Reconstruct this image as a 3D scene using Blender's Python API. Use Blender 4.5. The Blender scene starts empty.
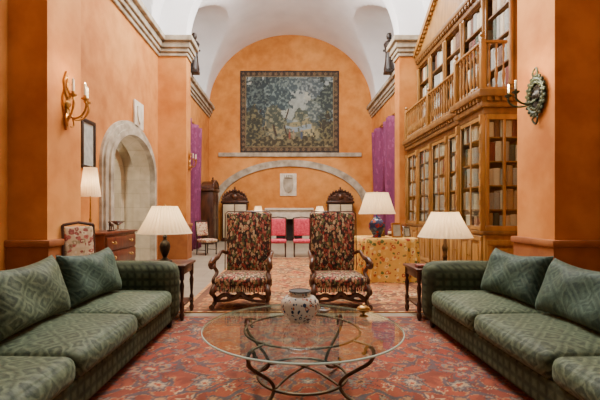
import bpy,bmesh,math,random
import numpy as np
from mathutils import Vector,Matrix,Euler
S=bpy.context.scene; C=S.collection
random.seed(7); PI=math.pi
# ------------------------------------------------------------------ materials
def L(r,g,b):
    f=lambda c:(c/255/12.92 if c/255<=.04045 else ((c/255+.055)/1.055)**2.4)
    return (f(r),f(g),f(b),1)
class NT:
    def __init__(s,name,rough=.7,metal=0):
        s.mat=bpy.data.materials.new(name); s.mat.use_nodes=True
        s.t=s.mat.node_tree; s.b=s.t.nodes['Principled BSDF']; s.out=s.t.nodes['Material Output']
        s.b.inputs['Roughness'].default_value=rough; s.b.inputs['Metallic'].default_value=metal
        s._c={}
    def new(s,t,**k):
        n=s.t.nodes.new(t)
        for a,v in k.items(): setattr(n,a,v)
        return n
    def put(s,sock,v):
        if isinstance(v,bpy.types.NodeSocket): s.t.links.new(v,sock)
        else: sock.default_value=v
    def m(s,op,a,b=None,c=None):
        n=s.new('ShaderNodeMath',operation=op); s.put(n.inputs[0],a)
        if b is not None: s.put(n.inputs[1],b)
        if c is not None: s.put(n.inputs[2],c)
        return n.outputs[0]
    def co(s,kind='Object'):
        if kind not in s._c: s._c[kind]=s.new('ShaderNodeTexCoord').outputs[kind]
        return s._c[kind]
    def xyz(s,v=None):
        n=s.new('ShaderNodeSeparateXYZ'); s.put(n.inputs[0],v or s.co()); return n.outputs
    def comb(s,x,y,z=0.0):
        n=s.new('ShaderNodeCombineXYZ'); s.put(n.inputs[0],x); s.put(n.inputs[1],y); s.put(n.inputs[2],z); return n.outputs[0]
    def scale(s,v,sc):
        n=s.new('ShaderNodeMapping'); s.put(n.inputs[0],v); n.inputs[3].default_value=sc; return n.outputs[0]
    def noise(s,scale,detail=4,vec=None,out=0):
        n=s.new('ShaderNodeTexNoise'); s.put(n.inputs['Vector'],vec or s.co()); n.inputs['Scale'].default_value=scale; n.inputs['Detail'].default_value=detail
        return n.outputs[out]
    def ramp(s,fac,stops,interp='LINEAR'):
        n=s.new('ShaderNodeValToRGB'); cr=n.color_ramp; cr.interpolation=interp
        while len(cr.elements)<len(stops): cr.elements.new(.5)
        for e,(p,c) in zip(cr.elements,stops): e.position=p; e.color=c
        s.put(n.inputs[0],fac); return n.outputs[0]
    def mix(s,fac,a,b,mode='MIX'):
        n=s.new('ShaderNodeMix',data_type='RGBA',blend_type=mode); s.put(n.inputs[0],fac); s.put(n.inputs[6],a); s.put(n.inputs[7],b); return n.outputs[2]
    def bump(s,h,st=.3,dist=.01):
        n=s.new('ShaderNodeBump'); s.put(n.inputs['Height'],h); n.inputs['Strength'].default_value=st; n.inputs['Distance'].default_value=dist
        s.t.links.new(n.outputs[0],s.b.inputs['Normal'])
    def col(s,c): s.put(s.b.inputs['Base Color'],c); return s
def pm(name,c1,c2,scale=6,rough=.6,metal=0,bump=0,stretch=(1,1,1),detail=4):
    t=NT(name,rough,metal); v=t.scale(t.co(),stretch); f=t.noise(scale,detail,v)
    t.col(t.ramp(f,[(.32,c1),(.68,c2)]))
    if bump: t.bump(f,bump)
    return t.mat
M={}
def wallmat(name,a,b,c):
    t=NT(name,.85); f=t.noise(.5,8); g=t.noise(3,7)
    c1=t.ramp(f,[(.32,a),(.5,b),(.66,c)])
    t.col(t.mix(.4,c1,t.ramp(g,[(.35,a),(.65,c)]))); t.bump(g,.1,.01); return t.mat
M['orange']=wallmat('orange_plaster',L(170,98,28),L(198,121,42),L(219,150,74))
M['dado']=pm('ochre_moulding',L(136,76,30),L(158,94,40),5,.8)
M['white']=pm('white_plaster',L(234,233,234),L(246,246,247),1.2,.9)
M['stone']=pm('grey_stone',L(138,126,106),L(190,178,156),4,.9,0,.25,detail=8)
M['pale_stone']=pm('pale_carved_stone',L(200,186,162),L(228,216,196),5,.85,0,.2,detail=8)
M['pale_panel']=pm('pale_painted_panel',L(186,164,128),L(208,188,152),6,.6)
def masonry():
    t=NT('stone_masonry',.9); o=t.xyz(); v=t.comb(t.m('ADD',o[0],o[1]),o[2])
    n=t.new('ShaderNodeTexBrick'); t.put(n.inputs['Vector'],v); n.inputs['Scale'].default_value=1
    n.inputs['Brick Width'].default_value=.62; n.inputs['Row Height'].default_value=.34; n.inputs['Mortar Size'].default_value=.006
    n.inputs['Color1'].default_value=L(206,192,162); n.inputs['Color2'].default_value=L(188,174,146); n.inputs['Mortar'].default_value=L(168,154,128)
    t.col(t.mix(.4,n.outputs[0],t.ramp(t.noise(5,8),[(.3,L(166,152,126)),(.7,L(220,208,182))]))); t.bump(t.noise(12,8),.2); return t.mat
M['masonry']=masonry()
def floorm():
    t=NT('stone_floor',.45)
    n=t.new('ShaderNodeTexBrick'); t.put(n.inputs['Vector'],t.co()); n.inputs['Scale'].default_value=1; n.offset=.5
    n.inputs['Brick Width'].default_value=.9; n.inputs['Row Height'].default_value=.6; n.inputs['Mortar Size'].default_value=.006
    n.inputs['Color1'].default_value=L(150,138,118); n.inputs['Color2'].default_value=L(132,120,102); n.inputs['Mortar'].default_value=L(90,82,70)
    t.col(t.mix(.3,n.outputs[0],t.ramp(t.noise(3,8),[(.3,L(112,102,86)),(.7,L(170,158,136))]))); return t.mat
M['floor']=floorm()
def wood(name,a,b,rough=.4): return pm(name,a,b,5,rough,0,.05,(2.2,2.2,.5),7)
M['gold_wood']=wood('honey_walnut',L(138,96,42),L(174,126,62))
M['gold_wood2']=wood('honey_walnut_dark',L(104,70,31),L(140,98,48))
M['dark_wood']=wood('dark_walnut',L(44,24,14),L(84,48,28),.35)
M['chair_wood']=wood('carved_walnut',L(58,32,19),L(104,62,36),.35)
M['red_wood']=wood('mahogany',L(70,32,18),L(118,60,36),.3)
M['black_wood']=wood('ebonised_wood',L(24,17,13),L(52,36,26),.4)
M['iron']=pm('bronzed_iron',L(66,48,33),L(108,80,54),14,.42,.55,.1)
M['black_iron']=pm('black_iron',L(24,22,19),L(50,44,37),14,.5,.5)
M['bronze']=pm('green_bronze',L(34,44,34),L(80,88,60),16,.45,.5)
M['gilt']=pm('gilded_metal',L(150,100,40),L(214,160,80),10,.35,.8)
M['brass']=pm('brass',L(130,94,44),L(180,138,70),10,.4,.9)
M['silver']=pm('silver',L(150,146,138),L(200,196,188),10,.25,.9)
M['candle']=pm('cream_candle',L(232,218,190),L(244,232,206),5,.6)
M['soot']=pm('sooty_brick',L(22,16,12),L(46,32,24),5,.95)
def sofa_damask(name,a,b,c,ku=4.6,kv=5.6):
    t=NT(name,.65); o=t.xyz(); w=t.m('MULTIPLY',t.m('SUBTRACT',t.noise(4,4),.5),.9)
    u=t.m('ADD',t.m('MULTIPLY',o[1],ku),w); v=t.m('ADD',t.m('MULTIPLY',t.m('ADD',o[0],o[2]),kv),t.m('MULTIPLY',w,.6))
    d=t.m('ADD',t.m('PINGPONG',u,.5),t.m('PINGPONG',v,.5))
    k=t.ramp(d,[(.0,c),(.12,b),(.18,a),(.26,a),(.32,c),(.44,b),(.5,a),(.56,b),(.68,c),(.74,a),(.83,a),(.89,b),(1,c)])
    sp=t.ramp(t.noise(34,3),[(.42,a),(.6,c)])
    k=t.mix(.3,k,sp); wr=t.ramp(t.noise(2.2,5),[(.35,(.82,.82,.82,1)),(.65,(1.1,1.1,1.1,1))])
    t.col(t.mix(1.0,k,wr,'MULTIPLY')); t.bump(t.m('ADD',t.m('MULTIPLY',t.noise(60,2),.3),t.noise(7,3)),.25,.02)
    t.b.inputs['Sheen Weight'].default_value=.25; t.b.inputs['Sheen Tint'].default_value=L(165,180,150); t.b.inputs['Specular IOR Level'].default_value=.25
    return t.mat
M['damask']=sofa_damask('green_lozenge_damask',L(34,47,32),L(56,69,48),L(94,106,80))
M['damask2']=sofa_damask('teal_green_damask',L(26,48,41),L(42,63,52),L(68,88,72))
def waffle():
    t=NT('green_waffle_weave',.75); o=t.xyz(); u=t.m('PINGPONG',t.m('MULTIPLY',t.m('ADD',o[1],o[0]),13),.5); v=t.m('PINGPONG',t.m('MULTIPLY',o[2],13),.5)
    d=t.m('MINIMUM',u,v)
    k=t.ramp(d,[(0,L(28,36,25)),(.14,L(43,53,37)),(.25,L(70,80,58)),(.5,L(85,94,70))])
    t.col(t.mix(.42,k,t.ramp(t.noise(7,6),[(.35,L(38,47,31)),(.65,L(84,93,68))]))); t.bump(d,.4,.012)
    t.b.inputs['Specular IOR Level'].default_value=.2; return t.mat
M['waffle']=waffle()
def multi(name,base,cols,scale,rough=.85,st=(1,1,1),lo=.5,hi=.62):
    t=NT(name,rough); v=t.scale(t.co(),st)
    nv=t.new('ShaderNodeVectorMath',operation='ADD'); t.put(nv.inputs[0],v)
    n2=t.new('ShaderNodeVectorMath',operation='SCALE'); t.put(n2.inputs[0],t.noise(scale*.7,2,v,1)); n2.inputs['Scale'].default_value=1.2/scale
    t.put(nv.inputs[1],n2.outputs[0]); vv=nv.outputs[0]
    vor=t.new('ShaderNodeTexVoronoi'); t.put(vor.inputs['Vector'],vv); vor.inputs['Scale'].default_value=scale
    sx=t.new('ShaderNodeSeparateXYZ'); t.put(sx.inputs[0],vor.outputs['Color'])
    n=len(cols); k=t.ramp(sx.outputs[0],[(i/n,c) for i,c in enumerate(cols)],'CONSTANT')
    k2=t.ramp(sx.outputs[1],[(i/n,c) for i,c in enumerate(cols)],'CONSTANT')
    k=t.mix(t.ramp(vor.outputs['Distance'],[(.2,(0,0,0,1)),(.24,(1,1,1,1))]),k2,k)
    f=t.ramp(vor.outputs['Distance'],[(0,(1,1,1,1)),(lo,(1,1,1,1)),(hi,(0,0,0,1))])
    t.col(t.mix(f,base,k)); return t.mat
M['flame']=multi('floral_needlepoint_fabric',L(58,40,32),[L(192,164,126),L(150,54,46),L(52,38,32),L(104,112,68),L(176,134,94),L(128,56,46),L(170,92,78),L(34,28,28),L(200,176,138),L(84,94,58)],38,st=(1,1,.6),lo=.55,hi=.7)
M['floral_yellow']=multi('yellow_floral_cloth',L(218,170,76),[L(224,182,90),L(170,64,42),L(214,166,74),L(96,108,54),L(232,206,136),L(194,104,56),L(220,174,82),L(158,62,48),L(222,178,86),L(118,122,70)],15,lo=.44,hi=.52)
M['floral_pale']=multi('pale_floral_fabric',L(196,170,136),[L(206,180,146),L(170,92,80),L(150,130,96),L(210,190,160),L(140,70,60)],20)
M['pink']=pm('crimson_pink_velvet',L(176,44,66),L(212,80,98),20,.8)
M['purple']=multi('magenta_purple_damask_curtain',L(112,40,80),[L(120,46,88),L(104,38,76),L(130,58,98),L(114,42,82),L(108,40,78)],10,.8,(1,1,.6))
M['jar']=multi('painted_ceramic',L(206,200,184),[L(34,52,84),L(210,204,190),L(176,84,46),L(54,88,108),L(214,206,190),L(38,56,88),L(200,194,176),L(210,204,190)],42,.12,(1,1,.8),.42,.5)
M['blue_jar']=multi('blue_and_red_ceramic',L(24,48,96),[L(30,64,124),L(150,34,28),L(24,44,90),L(70,110,160),L(34,60,110)],14,.2)
def shade_mat():
    t=NT('cream_pleated_shade',.9); n=t.new('ShaderNodeBsdfTranslucent'); n.inputs[0].default_value=L(250,226,184)
    t.col(L(234,216,182)); mx=t.new('ShaderNodeMixShader'); mx.inputs[0].default_value=.4
    t.t.links.new(t.b.outputs[0],mx.inputs[1]); t.t.links.new(n.outputs[0],mx.inputs[2]); t.t.links.new(mx.outputs[0],t.out.inputs[0]); return t.mat
M['shade']=shade_mat()
def glassm(name,tint,f0,f1,pw,rough=.02):
    t=NT(name); tr=t.new('ShaderNodeBsdfTransparent'); tr.inputs[0].default_value=tint
    g=t.new('ShaderNodeBsdfGlossy'); g.inputs['Roughness'].default_value=rough
    lw=t.new('ShaderNodeLayerWeight'); lw.inputs[0].default_value=.5
    fac=t.m('ADD',t.m('MULTIPLY',t.m('POWER',lw.outputs['Facing'],pw),f1),f0)
    mx=t.new('ShaderNodeMixShader'); t.t.links.new(fac,mx.inputs[0]); t.t.links.new(tr.outputs[0],mx.inputs[1]); t.t.links.new(g.outputs[0],mx.inputs[2])
    t.t.links.new(mx.outputs[0],t.out.inputs[0]); return t.mat
M['pane']=glassm('cabinet_glass',(.93,.95,.93,1),.03,.4,4)
M['glass']=glassm('table_glass',(.87,.95,.91,1),.05,.5,3.0)
t=NT('green_glass_edge',.1); t.col(L(206,232,216)); M['glass_edge']=t.mat
def attr_mat(name,rough=.95,bumpsc=120):
    t=NT(name,rough); a=t.new('ShaderNodeAttribute',attribute_name='Col'); 
    t.col(t.mix(.25,a.outputs[0],t.mix(1.0,a.outputs[0],t.ramp(t.noise(bumpsc,2),[(.3,(.55,.55,.55,1)),(.7,(1.25,1.25,1.25,1))]),'MULTIPLY')))
    return t.mat
M['rug']=attr_mat('woven_rug'); M['tapestry']=attr_mat('woven_tapestry',.95,30)
BOOKC=[('cream vellum',L(206,194,164),L(226,216,190)),('brown leather',L(92,60,38),L(122,82,54)),('dark green',L(56,66,52),L(78,90,68)),('red leather',L(112,48,36),L(136,66,50)),('tan leather',L(162,132,92),L(188,160,118)),('grey cloth',L(150,152,144),L(182,182,172))]
for nme,a,b in BOOKC: M[nme]=pm('book_'+nme.replace(' ','_'),a,b,12,.6)
# ------------------------------------------------------------------ mesh builder
def cr(P,k=6):
    P=[Vector(p) for p in P]; out=[]
    for i in range(len(P)-1):
        a=P[max(i-1,0)];b=P[i];c=P[i+1];d=P[min(i+2,len(P)-1)]
        for j in range(k):
            t=j/k; out.append(.5*((2*b)+(c-a)*t+(2*a-5*b+4*c-d)*t*t+(3*b-a-3*c+d)*t**3))
    out.append(P[-1]); return out
class MB:
    def __init__(s): s.bm=bmesh.new()
    def face(s,vs):
        try: return s.bm.faces.new(vs)
        except ValueError: return None
    def box(s,x0,x1,y0,y1,z0,z1,bev=0,seg=2,T=None):
        vs=[s.bm.verts.new((x,y,z)) for x in (x0,x1) for y in (y0,y1) for z in (z0,z1)]
        fs=[s.bm.faces.new([vs[i] for i in q]) for q in ((0,1,3,2),(4,6,7,5),(0,4,5,1),(2,3,7,6),(0,2,6,4),(1,5,7,3))]
        if bev:
            es=list({e for f in fs for e in f.edges}); r=bmesh.ops.bevel(s.bm,geom=es,offset=bev,segments=seg,affect='EDGES',profile=.5)
            vs=list({v for f in r['faces'] for v in f.verts}|{v for v in vs if v.is_valid})
        if T: 
            for v in vs: v.co=T@v.co
        return s
    def rings(s,R,cap=True,closed=True):
        V=[[s.bm.verts.new(p) for p in r] for r in R]
        for a,b in zip(V,V[1:]):
            n=len(a)
            for i in range(n if closed else n-1): s.face((a[i],a[(i+1)%n],b[(i+1)%n],b[i]))
        if cap and closed: s.face(V[0]); s.face(V[-1])
        return s
    def tube(s,P,r,n=8,closed=False):
        P=[Vector(p) for p in P]; m=len(P); rr=r if isinstance(r,(list,tuple)) else [r]*m
        R=[]; up=None
        for i in range(m):
            if closed: t=P[(i+1)%m]-P[i-1]
            else: t=P[min(i+1,m-1)]-P[max(i-1,0)]
            t.normalize()
            if up is None: up=Vector((0,0,1)) if abs(t.z)<.9 else Vector((1,0,0))
            a=up-t*up.dot(t)
            if a.length<1e-4: a=t.orthogonal()
            a.normalize(); b=t.cross(a); up=a
            R.append([P[i]+(a*math.cos(2*PI*j/n)+b*math.sin(2*PI*j/n))*rr[i*len(rr)//m if len(rr)!=m else i] for j in range(n)])
        if closed:
            V=[[s.bm.verts.new(p) for p in q] for q in R]; V.append(V[0])
            for a,b in zip(V,V[1:]):
                off=min(range(n),key=lambda o:(a[0].co-b[o].co).length) if b is V[0] else 0
                for i in range(n): s.face((a[i],a[(i+1)%n],b[(i+1+off)%n],b[(i+off)%n]))
            return s
        return s.rings(R)
    def ring(s,c,R,r,n=40,k=8):
        return s.tube([(c[0]+R*math.cos(2*PI*i/n),c[1]+R*math.sin(2*PI*i/n),c[2]) for i in range(n)],r,k,True)
    def lathe(s,prof,c=(0,0,0),n=24,T=None):
        V=[]
        for r,z in prof:
            if r<1e-5: q=[Vector((0,0,z))]
            else: q=[Vector((r*math.cos(2*PI*i/n),r*math.sin(2*PI*i/n),z)) for i in range(n)]
            V.append([s.bm.verts.new((T@p if T else p)+Vector(c)) for p in q])
        for a,b in zip(V,V[1:]):
            for i in range(n):
                j=(i+1)%n
                if len(a)==1 and len(b)==1: continue
                if len(a)==1: s.face((a[0],b[i],b[j]))
                elif len(b)==1: s.face((a[i],a[j],b[0]))
                else: s.face((a[i],a[j],b[j],b[i]))
        for e in (V[0],V[-1]):
            if len(e)>2: s.face(e)
        return s
    def prism(s,poly,ax,a0,a1):
        f={'x':lambda p,a:(a,p[0],p[1]),'y':lambda p,a:(p[0],a,p[1]),'z':lambda p,a:(p[0],p[1],a)}[ax]
        return s.rings([[f(p,a0) for p in poly],[f(p,a1) for p in poly]])
    def rbox(s,c,size,r,m=5,bul=(0,0,0),T=None):
        h=[d/2 for d in size]; ts=[]
        for k in range(3):
            q=min(r,h[k]*.999); e=[-h[k],-h[k]+.15*q,-h[k]+.45*q,-h[k]+q]; mid=list(np.linspace(-h[k]+q,h[k]-q,m+2)[1:-1]); ts.append(e+mid+[-x for x in reversed(e)])
        cache={}
        def vert(p):
            key=tuple(round(x,5) for x in p)
            if key not in cache:
                inn=[max(-h[k]+min(r,h[k]),min(h[k]-min(r,h[k]),p[k])) for k in range(3)]
                dv=Vector([p[k]-inn[k] for k in range(3)])
                if dv.length>1e-9:
                    mx=max(abs(x) for x in dv); dv=dv*(mx/dv.length)
                q=Vector(inn)+dv; u=[p[k]/h[k] for k in range(3)]
                for k in range(3):
                    a,b=(k+1)%3,(k+2)%3
                    q[k]+=bul[k]*max(0,1-u[a]**2)*max(0,1-u[b]**2)*u[k]
                if T: q=T@q
                cache[key]=s.bm.verts.new(q+Vector(c))
            return cache[key]
        for k in range(3):
            a,b=(k+1)%3,(k+2)%3
            for sg in (-1,1):
                for i in range(len(ts[a])-1):
                    for j in range(len(ts[b])-1):
                        vs=[]
                        for ii,jj in ((i,j),(i+1,j),(i+1,j+1),(i,j+1)):
                            p=[0,0,0]; p[k]=sg*h[k]; p[a]=ts[a][ii]; p[b]=ts[b][jj]; vs.append(vert(p))
                        s.face(vs)
        return s
    def pillow(s,w,h,t,n=22,ph=0):
        V={}
        def vert(i,j,sd):
            edge=i in(0,n) or j in(0,n); key=(i,j,0 if edge else sd)
            if key not in V:
                u=2*i/n-1; v=2*j/n-1
                u=math.sin(u*PI/2)*.35+u*.65; v=math.sin(v*PI/2)*.35+v*.65
                th=t/2*(max(0,(1-u**4)*(1-v**4)))**.55
                th*=1+(.13*math.sin(5*u+3*v+ph)+.07*math.sin(9*u-4*v+2*ph))*(1-u*u)
                y=w/2*u*(1-.08*(1-v*v)*u*u); z=h/2*v*(1-.07*(1-u*u)*v*v)-.03*(1-u*u)*(v>0)*v
                V[key]=s.bm.verts.new((sd*th,y,z))
            return V[key]
        for sd in (1,-1):
            for i in range(n):
                for j in range(n): s.face((vert(i,j,sd),vert(i+1,j,sd),vert(i+1,j+1,sd),vert(i,j+1,sd)))
        return s
    def build(s,name,m,parent=None,w=False,smooth=True,ang=40,mats=None):
        if w and parent is not None:
            off=Vector((0,0,0)); p=parent
            while p is not None: off+=p.location; p=p.parent
            for v in s.bm.verts: v.co-=off
        bmesh.ops.recalc_face_normals(s.bm,faces=s.bm.faces)
        me=bpy.data.meshes.new(name); s.bm.to_mesh(me); s.bm.free()
        me.materials.append(M[m])
        if smooth:
            me.polygons.foreach_set('use_smooth',[True]*len(me.polygons)); me.set_sharp_from_angle(angle=math.radians(ang))
        o=bpy.data.objects.new(name,me); C.objects.link(o); o.parent=parent; return o
def tag(o,label,cat,group=None):
    o['label']=label; o['category']=cat
    if group: o['group']=group
    return o
def thing(name,label,cat,loc,rz=0,group=None):
    o=bpy.data.objects.new(name,None); C.objects.link(o); o.empty_display_size=.1
    o.location=loc; o.rotation_euler=(0,0,rz); return tag(o,label,cat,group)
def struct(mb,name,m,parent=None,**k):
    o=mb.build(name,m,parent,**k)
    if parent is None: o['kind']='structure'
    return o
def dup(root,loc,rz,label):
    r=root.copy(); C.objects.link(r); r.location=loc; r.rotation_euler=(0,0,rz); r['label']=label
    for ch in list(root.children):
        c=ch.copy(); C.objects.link(c); c.parent=r
        for g in list(ch.children):
            d=g.copy(); C.objects.link(d); d.parent=c
    return r
# ------------------------------------------------------------------ numpy pattern helpers
def vn(x,y,seed):
    rs=np.random.RandomState(seed); T=rs.rand(256,256)
    xi=np.floor(x).astype(int); yi=np.floor(y).astype(int); fx=x-xi; fy=y-yi
    fx=fx*fx*(3-2*fx); fy=fy*fy*(3-2*fy); g=lambda a,b:T[a%256,b%256]
    return (g(xi,yi)*(1-fx)+g(xi+1,yi)*fx)*(1-fy)+(g(xi,yi+1)*(1-fx)+g(xi+1,yi+1)*fx)*fy
def fbm(x,y,seed,o=5):
    s=0;a=.5
    for i in range(o): s=s+a*vn(x*2**i,y*2**i,seed+i); a*=.5
    return s
def grid_obj(name,m,nx,ny,pos,cols,solid=None):
    me=bpy.data.meshes.new(name)
    idx=np.arange(nx*ny).reshape(ny,nx)
    f=np.stack([idx[:-1,:-1],idx[:-1,1:],idx[1:,1:],idx[1:,:-1]],-1).reshape(-1,4)
    me.from_pydata(pos.reshape(-1,3).tolist(),[],f.tolist())
    a=me.color_attributes.new('Col','FLOAT_COLOR','POINT')
    c=np.concatenate([cols.reshape(-1,3),np.ones((nx*ny,1))],1); a.data.foreach_set('color',c.astype(np.float32).ravel())
    me.materials.append(M[m]); o=bpy.data.objects.new(name,me); C.objects.link(o)
    if solid:
        md=o.modifiers.new('Solidify','SOLIDIFY'); md.thickness=solid; md.offset=-1
    return o
def A(r,g,b): return np.array(L(r,g,b)[:3])
def setc(c,mask,col): c[mask]=col
# ================================================================== ROOM
H0,H1=5.35,5.85
D=17.5; XW=3.56; XP=2.81; P0,P1=4.43,5.15; Q0,Q1=10.55,11.0
struct(MB().box(-5.4,5.2,-2,D+.3,-.1,0),'floor','floor')
def arch(cy,hw,z0,zs,rise,n=28):
    return [(cy-hw,z0)]+[(cy-hw*math.cos(PI*i/n),zs+rise*math.sin(PI*i/n)) for i in range(n+1)]+[(cy+hw,z0)]
DC=8.75
wl=MB()
wl.box(-3.5,-3.25,-2,P0,0,9.2)
wl.box(-3.95,-XP,P0,P1,0,H1)
ap=arch(DC,1.19,0,2.15,.78)
wl.prism([(P1,0)]+ap+[(Q0,0),(Q0,H1),(P1,H1)],'x',-3.95,-XW)
wl.box(-3.95,-XP,Q0,Q1,0,H1)
wl.box(-3.95,-XW,Q1,D,0,H1)
struct(wl,'wall_left','orange',smooth=False)
wr=MB()
wr.box(3.45,3.7,-2,P0,0,9.2); wr.box(XP,3.95,P0,P1,0,H1); wr.box(XW,3.95,P1,Q0,0,H1); wr.box(XP,3.95,Q0,Q1,0,H1); wr.box(XW,3.95,Q1,D,0,H1)
struct(wr,'wall_right','orange',smooth=False)
struct(MB().box(-3.95,3.95,D,D+.3,0,9.6),'wall_back','orange',smooth=False)
k=0
for sg in (-1,1):
    tm=MB()
    for (a,b) in ((P0,P1),(Q0,Q1)):
        x0,x1=sorted((sg*(XP-.03),sg*3.58)); tm.box(x0,x1,a-.03,b+.03,0,.86)
        x0,x1=sorted((sg*(XP-.06),sg*3.58)); tm.box(x0,x1,a-.06,b+.06,.86,.94,.02)
    k+=1; struct(tm,'baseboard_'+('left' if sg<0 else 'right'),'dado')
    cm=MB()
    for (z0,z1,p) in ((H0,H0+.1,.04),(H0+.1,H0+.2,.08),(H0+.2,H0+.36,.12),(H0+.36,H1,.19)):
        for (a,b,x,pp) in ((P1,Q0,XW,p*1.3),(Q1,D-.01,XW,p*1.3),(P0-p,P1+p,XP,p),(Q0-p,Q1+p,XP,p)):
            x0,x1=sorted((sg*(x-pp),sg*(4.3 if z1==H1 else 3.8))); cm.box(x0,x1,a,b,z0,z1,.015,1)
    struct(cm,'trim_%d'%k,'stone')
# vault: main barrel with deep side lunettes
nx,ny=72,220; ZS=5.85; XR=4.25
xs=-XW*np.cos(np.linspace(0,PI,nx)); ys=np.linspace(P0,D,ny)
X,Y=np.meshgrid(xs,ys); Zm=ZS+3.15*np.sqrt(np.clip(1-(X/XW)**2,0,1))
Zl=np.full_like(X,ZS)
for cy,hw,ri in ((14.25,2.45,2.45),(7.85,2.2,2.3)):
    q=1-((Y-cy)/hw)**2; Zl=np.maximum(Zl,np.where(q>0,ZS+ri*np.sqrt(np.clip(q,0,1)),ZS))
Z=np.maximum(Zm,Zl)
vm=MB(); V=[[vm.bm.verts.new((X[j,i],Y[j,i],Z[j,i])) for i in range(nx)] for j in range(ny)]
for j in range(ny-1):
    for i in range(nx-1): vm.face((V[j][i],V[j][i+1],V[j+1][i+1],V[j+1][i]))
for i,sg in ((0,-1),(nx-1,1)):
    hi=[vm.bm.verts.new((sg*XR,Y[j,i],Z[j,i])) for j in range(ny)]
    lo=[vm.bm.verts.new((sg*XR,Y[j,i],ZS-.02)) for j in range(ny)]
    for j in range(ny-1):
        vm.face((V[j][i],V[j+1][i],hi[j+1],hi[j])); vm.face((lo[j],lo[j+1],hi[j+1],hi[j]))
struct(vm,'ceiling','white',ang=30)
ta=MB(); n=40
for (a,b) in ((Q0,Q1),(P0,P1)):
    inner=[(-XP*math.cos(PI*i/n),ZS+2.6*math.sin(PI*i/n)) for i in range(n+1)]
    outer=[(-XW*1.0*math.cos(PI*i/n),ZS+3.2*math.sin(PI*i/n)) for i in range(n+1)]
    ta.prism(inner+outer[::-1],'y',a,b)
struct(ta,'trim_3','white')
# stone doorway on the left
dr=thing('door_1','','',(-XW,DC,0)); del dr['label']; del dr['category']; dr['kind']='structure'
sm=MB(); i1=arch(DC,1.17,0,2.15,.76)
for hw,ri,a0,a1 in ((1.5,1.05,0,.05),(1.43,.99,.05,.09),(1.3,.88,.09,.13)): sm.prism(arch(DC,hw,0,2.15,ri)+i1[::-1],'x',-XW+a0,-XW+a1)
sm.build('door_surround','stone',dr,w=True)
rv=MB(); rv.prism(arch(DC,1.188,0,2.15,.778)+i1[::-1],'x',-3.96,-XW); rv.build('reveal','masonry',dr,w=True)
iv=MB(); iv.prism(arch(DC,1.188,0,2.15,.778)+arch(DC,1.0,0,2.05,.66)[::-1],'x',-4.4,-4.2); iv.build('inner_arch','masonry',dr,w=True)
pg=MB(); 
pg.box(-5.2,-3.95,DC-1.45,DC-1.19,0,3.2); pg.box(-5.2,-3.95,DC+1.19,DC+1.45,0,3.2); pg.box(-5.3,-5.1,DC-1.45,DC+1.45,0,3.2); pg.box(-5.3,-3.95,DC-1.45,DC+1.45,3.0,3.2)
pg.build('passage','masonry',dr,w=True)
dl=MB(); dl.prism(arch(DC+.35,.5,0.0,1.75,.5),'x',-5.1,-5.05); lf=dl.build('door_leaf','gold_wood2',dr,w=True)
MB().lathe([(0,0),(.03,.01),(.035,.03),(0,.05)],(-5.05,DC,1.0),12,Matrix.Rotation(PI/2,4,'Y')).build('door_handle','iron',lf,w=True)
struct(MB().box(-3.15,3.1,D-.08,D,3.66,3.84,.02),'trim_4','stone')
gm=MB(); n=48
oo=[(3.48*math.cos(PI*i/n),1.42+2.1*math.sin(PI*i/n)) for i in range(n+1)]; ii=[(3.16*math.cos(PI*i/n),1.42+1.82*math.sin(PI*i/n)) for i in range(n+1)]
gm.prism(oo+ii[::-1],'y',D-.07,D)
struct(gm,'trim_5','stone')
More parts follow.
